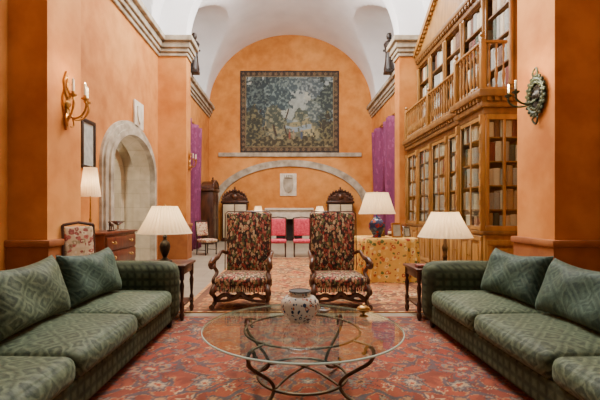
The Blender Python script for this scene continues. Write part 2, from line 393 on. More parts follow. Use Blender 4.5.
# ================================================================== RUGS
def rug_cols(x,y,W,Hh,seed,pal,per=.36,b=.36,blend=.7):
    c=np.zeros(x.shape+(3,)); c[:]=pal['field']
    ed=np.minimum(W/2-np.abs(x),Hh/2-np.abs(y)); ax=np.abs(x); s=.62/per
    wx=ax+.26/s*(fbm(ax*4*s,y*4*s,seed)-.5); wy=y+.26/s*(fbm(ax*4*s+9,y*4*s,seed+3)-.5)
    f=fbm(wx*4,wy*4,seed+11); setc(c,f>.52,pal['field2']); setc(c,f<.36,pal['red'])
    v=np.abs(np.sin(wx*8*s+2*np.sin(wy*5*s))*np.cos(wy*7*s+1.5*np.sin(wx*6*s))); setc(c,v<.13,pal['navy']); setc(c,(v<.24)&(v>=.18),pal['tan'])
    T=np.random.RandomState(seed).rand(64,64)
    def ros(px,py,R,pet,seqs,ph=0):
        row=np.floor(wy/py); sx=(wx+(row%2)*px/2+ph); colm=np.floor(sx/px); cx=(np.mod(sx,px)-px/2); cyy=np.mod(wy,py)-py/2
        h=T[row.astype(int)%64,colm.astype(int)%64]; r=np.hypot(cx,cyy*1.05); th=np.arctan2(cyy,cx)
        rr=r/(R*(.55+.6*h)*(1+.3*np.cos((pet+(h>.5)*2)*th+h*6)))
        for q,seq in enumerate(seqs):
            mm=np.floor(h*7.99).astype(int)%len(seqs)==q
            for lim,col in seq: setc(c,mm&(rr<lim),pal[col])
    ros(per/2,per/2*.9,.12*per,4,[[(1,'dark'),(.8,'lblue'),(.45,'tan'),(.2,'red')],[(1,'cream'),(.7,'red'),(.3,'navy')],[(1,'navy'),(.6,'tan')]],.1)
    ros(per,per*.9,.29*per,6,[[(1,'dark'),(.9,'red'),(.74,'navy'),(.58,'lblue'),(.42,'red'),(.3,'tan'),(.16,'dark')],[(1,'tan'),(.9,'navy'),(.6,'lblue'),(.4,'cream'),(.2,'red')],[(1,'navy'),(.85,'tan'),(.65,'red'),(.4,'dark'),(.25,'tan')]],.2)
    ros(per*2.6,per*2.3,.58*per,8,[[(1,'dark'),(.95,'field2'),(.86,'navy'),(.7,'red'),(.58,'lblue'),(.48,'tan'),(.38,'navy'),(.22,'red'),(.1,'cream')],[(1,'tan'),(.93,'navy'),(.7,'lblue'),(.55,'dark'),(.5,'red'),(.3,'cream'),(.15,'navy')]],.2)
    t=np.where(W/2-np.abs(x)<Hh/2-np.abs(y),y,x)
    m=ed<b; setc(c,m,pal['navy']); q=np.mod(t,.3)-.15; e=ed-b*.5
    r=np.hypot(q,e); th=np.arctan2(e,q); rr=r/(.09*(1+.2*np.cos(6*th)))
    for lim,col in ((1,'tan'),(.8,'red'),(.5,'lblue'),(.28,'dark')): setc(c,m&(rr<lim),pal[col])
    w=np.abs(e-.06*np.sin(t*21)); setc(c,m&(w<.014)&(rr>1),pal['field2'])
    for a0,a1,col in ((0,.02,'field'),(.02,.05,'tan'),(.05,.065,'dark'),(b-.065,b-.05,'dark'),(b-.05,b-.02,'tan'),(b-.02,b,'dark')): setc(c,(ed>=a0)&(ed<a1),pal[col])
    z=np.sin(t*50)>.3
    setc(c,((ed>=.02)&(ed<.05)|(ed>=b-.05)&(ed<b-.02))&z,pal['red'])
    wear=fbm(x*1.3+5,y*1.3,seed+30); k=np.clip(blend+.4*(wear-.5),0,1)[...,None]; mean=pal['field']*.85+pal['tan']*.15
    c=c*k+mean*(1-k)
    return c*(.7+.6*fbm(x*9+5,y*9,seed+40))[...,None]
def rug(name,label,x0,x1,y0,y1,res,seed,pal,**k):
    nx=int((x1-x0)/res); ny=int((y1-y0)/res); W=x1-x0; Hh=y1-y0
    xx,yy=np.meshgrid(np.linspace(-W/2,W/2,nx),np.linspace(-Hh/2,Hh/2,ny))
    o=grid_obj(name,'rug',nx,ny,np.stack([xx,yy,np.full_like(xx,.012)],-1),rug_cols(xx,yy,W,Hh,seed,pal,**k),.011)
    o.location=((x0+x1)/2,(y0+y1)/2,0); tag(o,label,'rug'); return o
pal1=dict(field=A(138,60,34),field2=A(116,48,29),dark=A(48,37,36),navy=A(64,64,70),cream=A(178,148,110),tan=A(156,112,72),lblue=A(108,108,100),red=A(144,54,32))
pal2=dict(field=A(182,120,64),field2=A(160,94,50),dark=A(68,44,34),navy=A(98,60,44),cream=A(208,176,122),tan=A(196,150,90),lblue=A(128,112,84),red=A(142,62,38))
rug('persian_rug','red persian rug under the glass coffee table and the two green sofas',-2.17,2.17,.7,4.74,.0095,5,pal1,per=.37,blend=.8)
rug('persian_rug','golden beige rug under the two tall armchairs and floral table',-1.5,2.35,4.95,10.9,.02,50,pal2,per=.6,blend=.95,b=.5)
RZ=.0125
# ================================================================== SOFAS
def sofa(label,loc,rz,Ls=3.4):
    r=thing('sofa',label,'sofa',loc,rz)
    MB().rbox((0,0,.17),(.86,Ls-.1,.2),.03,6).build('base','waffle',r)
    MB().rbox((-.42,0,.42),(.2,Ls-.02,.7),.07,6,(.0,0,.01)).build('backrest','waffle',r)
    for sg in (-1,1): MB().rbox((.03,sg*(Ls/2-.145),.385),(.88,.3,.63),.11,6,(.012,.02,.012)).build('arm','waffle',r)
    w=(Ls-.6)/3
    for j in (-1,0,1):
        MB().rbox((.07,j*(w+.002),.345),(.78,w-.004,.17),.06,9,(.022,.005,.034)).build('seat_cushion','damask',r)
    for sx in (-.4,.38):
        for sg in (-1,1): MB().lathe([(.022,0),(.03,.03),(.035,.075),(0,.075)],(sx,sg*(Ls/2-.15),0),14).build('foot','black_wood',r)
    return r
sofa('green patterned three-seat sofa on the left, beside the lamp with the dark urn base',(-1.80,2.75,RZ),0)
sofa('green patterned three-seat sofa on the right, in front of the bookcase',(1.79,2.75,RZ),PI)
def cushion(label,x,y,z,ty,rz,w,h,m,ph=0):
    o=MB().pillow(w,h,.22,ph=ph).build('cushion',m); o.location=(x,y,z); o.rotation_euler=(0,ty,rz); return tag(o,label,'cushion')
cushion('green lozenge back cushion at the photo edge on the left sofa',-1.95,2.76,.69,-.32,.04,.9,.46,'damask')
cushion('darker green back cushion against the far arm of the left sofa',-1.94,3.66,.685,-.32,-.10,.8,.45,'damask2',1.3)
cushion('teal green back cushion against the far arm of the right sofa',1.92,3.66,.68,.37,.12,.76,.45,'damask2',2.2)
cushion('teal green back cushion at the photo edge on the right sofa',1.92,2.8,.675,.37,-.03,.88,.44,'damask2',.6)
# ================================================================== COFFEE TABLE
ct=thing('coffee_table','round glass coffee table on a scrolled bronzed iron base','coffee table',(-.05,2.8,RZ))
g=MB().lathe([(0,.426),(.685,.426),(.69,.43),(.69,.436),(.685,.44),(0,.44)],n=96).build('glass_top','glass',ct,ang=12)
g.data.materials.append(M['glass_edge'])
for p in g.data.polygons:
    if abs(p.normal.z)<.9: p.material_index=1
MB().ring((0,0,.416),.4,.008,60).build('top_ring','iron',ct)
MB().ring((0,0,.1),.31,.010,60).build('lower_ring','iron',ct)
for q in range(4):
    a=PI/4+q*PI/2+.12; ca,sa=math.cos(a),math.sin(a)
    rz=[(.47,.36),(.478,.352),(.488,.362),(.492,.385),(.508,.402),(.535,.396),(.546,.36),(.515,.3),(.43,.235),(.345,.17),(.305,.11),(.33,.062),(.4,.03),(.485,.022),(.522,.036),(.52,.06),(.5,.066)]
    MB().tube(cr([(r*ca,r*sa,z) for r,z in rz],6),.0118,10).build('leg','iron',ct)
    MB().tube([(.39*ca,.39*sa,.416),(.52*ca,.52*sa,.41)],.007,8).build('bracket','iron',ct)
for q in range(2):
    a=PI/4+q*PI/2+.12; ca,sa=math.cos(a),math.sin(a)
    MB().tube(cr([(-.305*ca,-.305*sa,.1),(-.15*ca,-.15*sa,.135+.012*q),(0,0,.145+.016*q),(.15*ca,.15*sa,.135+.012*q),(.305*ca,.305*sa,.1)],5),.008,8).build('stretcher','iron',ct)
ZT=.4405+RZ
jr=thing('ginger_jar','round painted ceramic jar in cream, blue and rust on the glass table','vase',(-.06,2.93,ZT))
MB().lathe([(0,0),(.08,0),(.084,.012),(.11,.035),(.138,.08),(.144,.115),(.134,.152),(.104,.182),(.08,.192),(.072,.205),(.08,.22),(.07,.22),(.062,.205),(.066,.192),(0,.187)],n=40).build('jar_body','jar',jr); MB().lathe([(.0815,.2155),(.085,.22),(.0815,.2245),(.0695,.2245),(.0695,.2215),(.0795,.2210)],n=40).build('rim','black_iron',jr)
bl=thing('brass_dish','small brass footed dish near the right rim of the glass table','dish',(.43,3.06,ZT)); bl.scale=(.85,.85,.85)
MB().lathe([(0,0),(.04,0),(.04,.008),(.012,.015),(.012,.03),(.05,.045),(.065,.065),(.06,.066),(.04,.05),(0,.045)],n=28).build('bowl','brass',bl)
MB().lathe([(.061,.0655),(.055,.08),(.03,.094),(0,.098)],n=28).lathe([(0,.096),(.008,.1),(.011,.108),(0,.116)],n=14).build('lid','brass',bl)
o=MB().lathe([(0,0),(.05,0),(.06,.012),(.062,.022),(.056,.022),(.05,.01),(0,.008)],n=28).build('ashtray','silver'); o.location=(.13,3.2,ZT); tag(o,'small round silver ashtray behind the painted jar','ashtray')
# ================================================================== TALL ARMCHAIRS
def tall_chair(label,loc,rz):
    r=thing('armchair',label,'armchair',loc,rz,'tall upholstered armchairs')
    Tb=Matrix.Translation((0,.27,.37))@Matrix.Rotation(-.06,4,'X')
    b=MB(); b.rbox((0,0,0),(.62,.12,.84),.05,6,(0,.03,.0)); 
    for v in b.bm.verts:
        u=v.co.x/.31; zz=(v.co.z+.42)/.84
        if zz>.9: v.co.z+=(.018*math.cos(u*PI*1.5))*(zz-.9)/.1
        v.co.x*=1+.04*(zz-.5)
        v.co=Tb@(v.co+Vector((0,0,.45)))
    bk=b.build('backrest','flame',r)
    MB().tube([Tb@Vector(p) for p in ((-.319,-.05,.05),(-.325,-.05,.84),(-.29,-.05,.87),(.29,-.05,.87),(.325,-.05,.84),(.319,-.05,.05))],.008,6).build('braid','chair_wood',bk)
    st=MB().rbox((0,-.04,.35),(.67,.6,.14),.05,6,(.01,.01,.02)).build('seat','flame',r)
    fr=MB()
    for side in range(3):
        for i in range(22 if side else 24):
            t=(i+.5)/(22 if side else 24)
            p={0:(-.325+.65*t,-.335),1:(-.333,-.33+.58*t),2:(.333,-.33+.58*t)}[side]
            fr.box(p[0]-.011,p[0]+.011,p[1]-.005,p[1]+.005,.22+.012*(i%2),.305)
    fr.build('fringe','flame',st)
    for sg in (-1,1):
        x=sg*.35
        MB().tube(cr([(sg*.3,.245,.66),(x,.15,.69),(x,-.02,.645),(x,-.17,.63),(x*1.03,-.28,.625),(x*1.08,-.335,.58),(x*1.07,-.31,.53),(x*1.0,-.265,.55)],6),[.024]*15+[.031]*20+[.027]*8,10).build('armrest','chair_wood',r)
        MB().tube(cr([(x,-.22,.28),(x*1.03,-.27,.36),(x*.95,-.19,.45),(x*1.05,-.2,.53),(x,-.22,.62)],6),.024,10).build('arm_post','chair_wood',r)
        MB().tube(cr([(x*.95,-.28,.3),(x*1.02,-.34,.22),(x*.98,-.255,.14),(x*.96,-.275,.09),(x*1.02,-.33,.038),(x*1.02,-.365,.036)],6),[.038]*8+[.028]*18+[.034]*5,10).build('leg','chair_wood',r)
        MB().tube(cr([(sg*.29,.25,.32),(sg*.29,.27,.15),(sg*.29,.32,.006)],5),.023,10).build('leg','chair_wood',r)
        MB().tube([(x*.96,-.275,.1),(sg*.3,.02,.105),(sg*.29,.28,.1)],.02,8).build('stretcher','chair_wood',r)
    fs=MB(); fs.tube(cr([(-.31,-.285,.13),(-.2,-.3,.19),(-.1,-.3,.14),(0,-.3,.21),(.1,-.3,.14),(.2,-.3,.19),(.31,-.285,.13)],6),.025,8)
    fs.tube(cr([(-.31,-.285,.1),(-.15,-.29,.115),(0,-.29,.15),(.15,-.29,.115),(.31,-.285,.1)],6),.018,8)
    fs.build('front_stretcher','chair_wood',r)
    MB().tube([(-.3,.02,.105),(.3,.02,.105)],.02,8).build('stretcher','chair_wood',r)
    return r
ch=tall_chair('tall armchair in dark floral fabric, left one behind the coffee table',(-.72,5.36,RZ+.002),-.07)
dup(ch,(.51,5.36,RZ+.002),.06,'tall armchair in dark floral fabric, right one nearer the floral-clothed table')
# ================================================================== LAMPS AND END TABLES
def lamp(label,loc,prof,bm_,zb,zt,rb,rt,watt=5,group=None,n=72):
    r=thing('table_lamp',label,'lamp',loc,0,group)
    MB().lathe(prof,n=28).build('lamp_base',bm_,r)
    zl=prof[-2][1]
    MB().lathe([(.008,zl-.01),(.008,zt-.01),(0,zt-.01)],n=10).build('stem','brass',r)
    s=MB(); rings=[]
    for t in (0,.03,.06,.5,.94,.97,1):
        z=zb+(zt-zb)*t; rr=rb+(rt-rb)*(t**.92)
        pl=.022 if .03<t<.97 else .0
        ex=1.02 if t<.05 or t>.95 else 1
        rings.append([(rr*ex*(1+pl*(1 if i%2 else -1))*math.cos(2*PI*i/n),rr*ex*(1+pl*(1 if i%2 else -1))*math.sin(2*PI*i/n),z) for i in range(n)])
    s.rings(rings,cap=False)
    sp=MB()
    sp.tube([(-rt*.99,0,zt-.015),(rt*.99,0,zt-.015)],.003,6).tube([(0,-rt*.99,zt-.015),(0,rt*.99,zt-.015)],.003,6)
    sh=s.build('lamp_shade','shade',r,ang=12); sp.build('shade_spider','brass',sh)
    MB().lathe([(0,zt-.012),(.008,zt-.005),(.012,zt+.012),(.006,zt+.022),(0,zt+.03)],n=12).build('finial','brass',r)
    if watt:
        l=bpy.data.lights.new('bulb','POINT'); l.energy=watt; l.color=(1,.8,.55); l.shadow_soft_size=.05
        lo=bpy.data.objects.new('bulb',l); C.objects.link(lo); lo.location=(loc[0],loc[1],loc[2]+(zb+zt)/2)
    return r
def end_table(label,loc,w,d,h,m='dark_wood',name='end_table'):
    r=thing(name,label,'table',loc)
    MB().box(-w/2,w/2,-d/2,d/2,h-.035,h,.012).build('table_top',m,r)
    MB().box(-w/2+.03,w/2-.03,-d/2+.03,d/2-.03,h-.12,h-.035,.004).build('apron',m,r)
    MB().box(-w/2+.04,w/2-.04,-d/2+.04,d/2-.04,.14,.165,.005).build('shelf',m,r)
    for sx in (-1,1):
        for sy in (-1,1):
            MB().lathe([(.016,0),(.026,.03),(.03,.06),(.018,.09),(.026,.11),(.026,.19),(.015,.22),(.024,h*.55),(.028,h*.62),(.016,h*.7),(.026,h*.74),(.026,h-.035),(0,h-.035)],(sx*(w/2-.045),sy*(d/2-.045),0),14).build('leg',m,r)
    return r
end_table('dark wood end table beyond the far arm of the left sofa',(-1.62,4.8,RZ),.62,.55,.635)
end_table('dark wood end table beyond the far arm of the right sofa',(1.62,4.8,RZ),.62,.55,.59)
urn=[(0,0),(.085,0),(.085,.018),(.045,.032),(.022,.06),(.034,.085),(.056,.14),(.064,.19),(.052,.235),(.026,.26),(.02,.29),(.028,.305),(.016,.33),(.013,.4),(0,.4)]
lamp('lamp with cream pleated shade and dark urn base beside the left sofa',(-1.62,4.8,.649),urn,'black_iron',.345,.67,.315,.145,12)
stick=[(0,0),(.1,0),(.1,.015),(.07,.03),(.03,.045),(.022,.08),(.032,.11),(.02,.14),(.03,.19),(.036,.22),(.02,.27),(.014,.38),(0,.38)]
lamp('lamp with cream pleated shade and slim turned base beside the right sofa',(1.74,4.8,.604),stick,'iron',.345,.645,.31,.15,12)
o=MB().box(-.08,.08,-.06,.06,0,.035,.004).build('book','red leather'); o.location=(1.43,4.66,.6035); tag(o,'red book lying on the end table beside the right sofa','book')
# ================================================================== FLORAL TABLE
def drape(a,b,h,n=240):
    mb=MB(); R=[]; per=[]
    for i in range(n):
        t=2*PI*i/n; ct_,st_=math.cos(t),math.sin(t); e=.36
        per.append((a*math.copysign(abs(ct_)**e,ct_),b*math.copysign(abs(st_)**e,st_),t))
    for q in (.0,.5,.96,1.0): R.append([(x*max(q,.01),y*max(q,.01),h if q<1 else h-.012) for x,y,t in per])
    for k in range(1,11):
        f=k/10; g=f**.7
        R.append([(x*(1+.06*f+.06*g*math.sin(17*t+1.1*math.sin(3*t)+.4*f)),y*(1+.06*f+.09*g*math.sin(17*t+1.1*math.sin(3*t)+.4*f)),(h-.012)*(1-f)+.002) for x,y,t in per])
    return mb.rings(R,cap=False)
o=drape(.54,.47,.77).build('tablecloth','floral_yellow',ang=70); o.location=(1.67,7.5,RZ); tag(o,'yellow floral cloth reaching the floor over a table below the blue and red lamp','tablecloth')
ZF=.77+RZ+.001
vase=[(0,0),(.08,0),(.085,.015),(.07,.03),(.11,.09),(.15,.18),(.15,.25),(.1,.32),(.06,.35),(.07,.365),(.02,.38),(.012,.45),(0,.45)]
lamp('lamp with cream shade and blue and red jar base on the floral table',(1.5,7.36,ZF),vase,'blue_jar',.43,.82,.33,.2,12)
def frame_stand(label,x,y,z,w,h,rz,m='gilt'):
    r=thing('picture_frame',label,'picture frame',(x,y,z),rz)
    T=Matrix.Rotation(-.18,4,'X'); b=MB()
    for q in ((-w/2,w/2,-.012,.012,0.004,.03),(-w/2,w/2,-.012,.012,h-.03,h),(-w/2,-w/2+.03,-.012,.012,.03,h-.03),(w/2-.03,w/2,-.012,.012,.03,h-.03)): b.box(*q,.003,1,T)
    b.build('frame',m,r); MB().box(-w/2+.03,w/2-.03,-.004,.006,.03,h-.03,T=T).build('picture','grey cloth',r)
    MB().tube([(0,.04,h*.6),(0,.13,.006)],.006,6).build('strut','dark_wood',r); return r
frame_stand('small gilt picture frame standing at the near right of the floral table',1.84,7.24,ZF,.2,.27,.15)
frame_stand('small silver picture frame at the right end of the floral table',2.06,7.36,ZF,.15,.2,.35,'silver')
zz=ZF
for i,(w,d,h,m,lab) in enumerate(((.3,.22,.05,'brown leather','brown book at the bottom of the pile on the floral table'),(.27,.2,.04,'cream vellum','cream book in the middle of the pile on the floral table'),(.24,.18,.045,'red leather','red book on top of the pile on the floral table'))):
    b=MB().box(-w/2,w/2,-d/2,d/2,0,h,.005).build('book',m); b.location=(1.96,7.74,zz); b.rotation_euler=(0,0,.15*i-.1); zz+=h+.001; tag(b,lab,'book')
bx=thing('wooden_box','small dark box on the floral table behind the blue and red lamp','box',(1.66,7.74,ZF))
MB().box(-.07,.07,-.06,.06,0,.14,.006).build('box_body','dark_wood',bx); MB().box(-.075,.075,-.065,.065,.14,.17,.01).build('lid','dark_wood',bx)
# ================================================================== LEFT WALL FURNITURE
cm=thing('commode','reddish brown wood chest of drawers against the orange wall by the stone doorway','chest of drawers',(-3.29,7.0,0))
MB().box(-.25,.23,-.64,.64,.1,.88,.01).build('body','red_wood',cm)
MB().box(-.26,.27,-.68,.68,.88,.92,.012).build('top','red_wood',cm)
for j in range(3):
    d_=MB().box(.232,.262,-.6,.6,.135+.245*j,.345+.245*j,.01).build('drawer','red_wood',cm)
    for sg in (-1,1):
        y=sg*.36; z=.25+.245*j
        MB().tube(cr([(.26,y-.06,z+.01),(.285,y-.05,z-.01),(.29,y,z-.025),(.285,y+.05,z-.01),(.26,y+.06,z+.01)],3),.01,6).build('handle','brass',d_)
for sx in (-.21,.19):
    for sg in (-1,1): MB().lathe([(.03,0),(.045,.03),(.03,.07),(.04,.1),(0,.1)],(sx,sg*.58,0),12).build('foot','red_wood',cm)
lamp('slim lamp with tall cream shade on the reddish brown chest of drawers',(-3.36,6.52,.921),[(0,0),(.07,0),(.07,.015),(.02,.03),(.014,.15),(.022,.2),(.012,.24),(.01,.6),(0,.6)],'brass',.58,1.05,.16,.1,6,n=48)
bw=thing('compote','silver footed bowl on the chest of drawers','bowl',(-3.2,7.2,.921))
MB().lathe([(0,0),(.06,0),(.055,.015),(.015,.03),(.014,.09),(.05,.11),(.11,.15),(.12,.17),(.112,.17),(.05,.125),(0,.115)],n=28).build('bowl','silver',bw)
fg=thing('figurine','small bronze animal figurine on the chest of drawers, left of the silver bowl','figurine',(-3.17,6.86,.921))
MB().box(-.04,.04,-.07,.07,0,.02,.004).build('base','black_wood',fg)
f=MB(); f.tube(cr([(0,.05,.09),(0,.03,.105),(0,-.03,.115),(0,-.05,.15),(0,-.065,.165),(0,-.09,.155)],5),[.022]*4+[.028]*8+[.022]*4+[.014]*10,8)
for x,y in ((-.015,.04),(.015,.045),(-.014,-.035),(.014,-.03)): f.tube([(x,y,.1),(x,y+.008,.06),(x,y,.02)],.009,6)
f.tube(cr([(0,.06,.1),(0,.085,.11),(0,.09,.08)],4),.006,6); f.build('animal','iron',fg)
def side_chair(label,loc,rz,m,wm,w=.44,bh=1.08,sh=.45,group=None):
    r=thing('side_chair',label,'chair',loc,rz,group)
    MB().rbox((0,0,sh-.04),(w,.42,.09),.035,4,(0,0,.02)).build('seat',m,r)
    T=Matrix.Translation((0,.2,sh))@Matrix.Rotation(-.13,4,'X')
    b=MB().rbox((0,0,0),(w*.9,.06,bh-sh-.1),.025,4,(0,.015,0))
    for v in b.bm.verts: v.co=T@(v.co+Vector((0,0,(bh-sh-.1)/2+.1)))
    b.build('backrest',m,r)
    for sg in (-1,1):
        MB().tube([(sg*(w/2-.03),.23,.004),(sg*(w/2-.03),.19,sh)]+[T@Vector((sg*(w/2-.015),0,.08)),T@Vector((sg*(w/2-.01),0,bh-sh+.02))],.018,8).build('leg',wm,r)
        MB().lathe([(.016,0),(.024,.03),(.015,.06),(.02,sh*.5),(.026,sh*.75),(.024,sh-.08),(0,sh-.08)],(sg*(w/2-.03),-.17,0),12).build('leg',wm,r)
        MB().tube([(sg*(w/2-.03),-.17,.14),(sg*(w/2-.03),.22,.14)],.011,6).build('stretcher',wm,r)
    MB().tube([T@Vector((-(w/2-.01),0,bh-sh+.02)),T@Vector((0,0,bh-sh+.05)),T@Vector((w/2-.01,0,bh-sh+.02))],.018,8).build('top_rail',wm,r)
    return r
side_chair('pale floral upholstered chair by the orange pier behind the left sofa',(-2.47,4.6,0.001),.75,'floral_pale','dark_wood',.36,1.08)
pc=side_chair('left crimson pink upholstered chair in front of the fireplace',(-.42,11.25,0.001),0,'pink','dark_wood',.5,1.06,.47,'crimson chairs by the fireplace')
dup(pc,(.27,11.25,0.001),0,'right crimson pink upholstered chair in front of the fireplace')
side_chair('dark wooden chair with pale seat beside the left curtain',(-2.5,11.75,0.001),.9,'floral_pale','black_wood',.46,.95)
# ================================================================== WALL THINGS LEFT
pf=thing('framed_picture','narrow dark framed picture on the orange wall above the chest of drawers','picture',(-XW,6.82,2.4))
b=MB()
for q in ((-.24,.24,-.42,-.36),(-.24,.24,.36,.42),(-.24,-.18,-.36,.36),(.18,.24,-.36,.36)): b.box(0.002,.04,q[0],q[1],q[2],q[3],.008)
b.build('frame','black_wood',pf)
MB().box(.002,.015,-.18,.18,-.36,.36).build('canvas','grey cloth',pf)
pq=thing('stone_plaque','small carved pale stone plaque high on the wall beside the doorway arch','plaque',(-XW,9.1,3.45))
MB().box(.002,.05,-.27,.27,-.3,.3,.012).build('slab','pale_stone',pq)
q=MB(); q.prism([(-.14,.18),(.14,.18),(.14,-.02),(.09,-.14),(0,-.2),(-.09,-.14),(-.14,-.02)],'x',.05,.075); q.build('shield','pale_stone',pq)
def candle_light(loc,e):
    l=bpy.data.lights.new('candle_bulb','POINT'); l.energy=e; l.color=(1,.78,.5); l.shadow_soft_size=.03
    lo=bpy.data.objects.new('candle_bulb',l); C.objects.link(lo); lo.location=loc
def sconce(label,loc,sg,gold=True,name='wall_sconce',sc=1.0):
    r=thing(name,label,'wall light',loc,0 if sg>0 else PI); r.scale=(sc,sc,sc)
    m='gilt' if gold else 'black_iron'
    b=MB(); b.prism([(0,-.3),(.03,-.24),(.02,-.15),(.06,-.06),(.07,.05),(.035,.14),(.05,.22),(.02,.3),(0,.34),(-.02,.3),(-.05,.22),(-.035,.14),(-.07,.05),(-.06,-.06),(-.02,-.15),(-.03,-.24)],'x',.002,.025)
    b.lathe([(0,0),(.04,.01),(.03,.03),(0,.04)],(.025,0,-.02),14,Matrix.Rotation(PI/2,4,'Y'))
    b.tube(cr([(.03,0,-.2),(.05,.03,-.12),(.04,-.03,-.04),(.05,.03,.06),(.04,-.02,.16),(.03,0,.28)],5),.012,8)
    for sgn in (-1,1):
        b.tube(cr([(.03,0,.05),(.04,sgn*.07,.12),(.05,sgn*.1,.2),(.06,sgn*.06,.25),(.055,sgn*.04,.2)],5),.009,6)
        b.tube(cr([(.03,0,-.1),(.05,sgn*.06,-.16),(.06,sgn*.07,-.24),(.05,sgn*.03,-.26)],5),.009,6)
    b.build('backplate',m,r)
    for dy in (-.15,0,.15):
        ex=.17 if dy else .22
        arm=MB().tube(cr([(.03,dy*.1,-.06),(ex*.4,dy*.35,-.17),(ex*.85,dy*.85,-.14),(ex*1.06,dy*1.05,-.04),(ex,dy,.02)],5),.012,8)
        a=arm.build('arm',m,r)
        MB().lathe([(0,.01),(.016,.02),(.04,.035),(.042,.044),(.014,.048),(.017,.075),(0,.075)],(ex,dy,0),14).build('candle_cup',m,a)
        MB().lathe([(.013,.075),(.013,.2),(.005,.205),(0,.225)],(ex,dy,0),10).build('candle','candle',a)
    return r
sconce('gilt three-branch candle sconce on the near left orange pier',(-XP,4.78,2.56),1,sc=1.1)
sconce('small gilt candle sconce on the far left pilaster',(-XP,10.8,2.62),1,sc=.9)
r=thing('wall_sconce','green bronze wreath sconce with forward arms on the near right pier','wall light',(XP,4.72,2.62))
b=MB(); b.tube([(-.03,.15*math.cos(2*PI*i/40),.2*math.sin(2*PI*i/40)) for i in range(40)],.022,8,True)
for i in range(20):
    a=2*PI*i/20
    for s_ in (.8,1.18):
        c=Vector((-.035,.15*s_*math.cos(a+.15*(s_>1)),.2*s_*math.sin(a+.15*(s_>1)))); b.rbox(c,(.03,.04,.04),.013,1)
for sg in (1,-1): b.tube(cr([(-.02,0,.22*sg),(-.04,.05,.27*sg),(-.03,0,.33*sg),(-.04,-.05,.27*sg),(-.02,0,.22*sg)],5),.012,6)
b.build('wreath','bronze',r)
bpk=MB().prism([(.12*math.cos(2*PI*i/24),.17*math.sin(2*PI*i/24)) for i in range(24)],'x',-.02,-.002)
bpk.lathe([(.06,0),(.065,.012),(.04,.02),(.025,.04),(0,.05)],(-.02,0,0),18,Matrix.Rotation(-PI/2,4,'Y'))
bpk.build('backplate','black_iron',r)
for dy in (-.07,.07):
    a=MB().tube(cr([(-.02,dy*.2,-.02),(-.1,dy*.5,-.1),(-.22,dy,-.11),(-.3,dy*1.1,-.06),(-.31,dy*1.1,.0)],5),.012,8).build('arm','bronze',r)
    MB().lathe([(0,-.005),(.016,.0),(.04,.018),(.042,.028),(.014,.032),(.016,.055),(0,.055)],(-.31,dy*1.1,0),14).build('candle_cup','bronze',a)
    MB().lathe([(.012,.055),(.012,.15),(0,.165)],(-.31,dy*1.1,0),10).build('candle','candle',a)
candle_light((XP-.31,4.72,2.85),18); candle_light((-XP+.26,4.78,2.85),12)
# curtains
def curtain(label,x,sg,y0,y1,zt,np_=1,gap=.3):
    r=thing('curtain',label,'curtain',(x,(y0+y1)/2,0))
    for k in range(np_):
        a=y0+(y1-y0)*k/np_+gap*k; b_=y0+(y1-y0)*(k+1)/np_-gap*(np_-1-k); n=int((b_-a)*80); R=[]; cy_=(a+b_)/2
        for z,sq in ((zt,1),(zt-.15,.97),(zt*.8,.88),(zt*.6,.76),(zt*.42,.64),(zt*.34,.6),(zt*.2,.72),(.01,.82)):
            f=.85+.15*(1-z/zt)
            R.append([(x+.17*f*(math.sin(i/n*(b_-a)*PI*2*1.3+.8*math.sin(i*.05+z*.2))+.2*math.sin(i/n*(b_-a)*PI*2*3.9)),cy_+((b_-a)*i/n-(b_-a)/2)*sq,z) for i in range(n+1)])
        o=MB().rings(R,cap=False,closed=False).build('panel','purple',r,w=True,ang=80)
        md=o.modifiers.new('Solidify','SOLIDIFY'); md.thickness=.01
    MB().tube([(x,y0-.1,zt+.03),(x,y1+.1,zt+.03)],.03,10).lathe([(0,-.05),(.05,-.02),(.055,.02),(0,.05)],(x,y0-.1,zt+.03),12).build('rod','gilt',r,w=True)
curtain('purple curtain hanging in folds on the far left wall beyond the pilaster',-3.32,1,12.5,14.2,4.2)
curtain('purple curtains hanging in folds on the far right wall beyond the bookcase',3.32,-1,12.7,15.9,4.4,2)
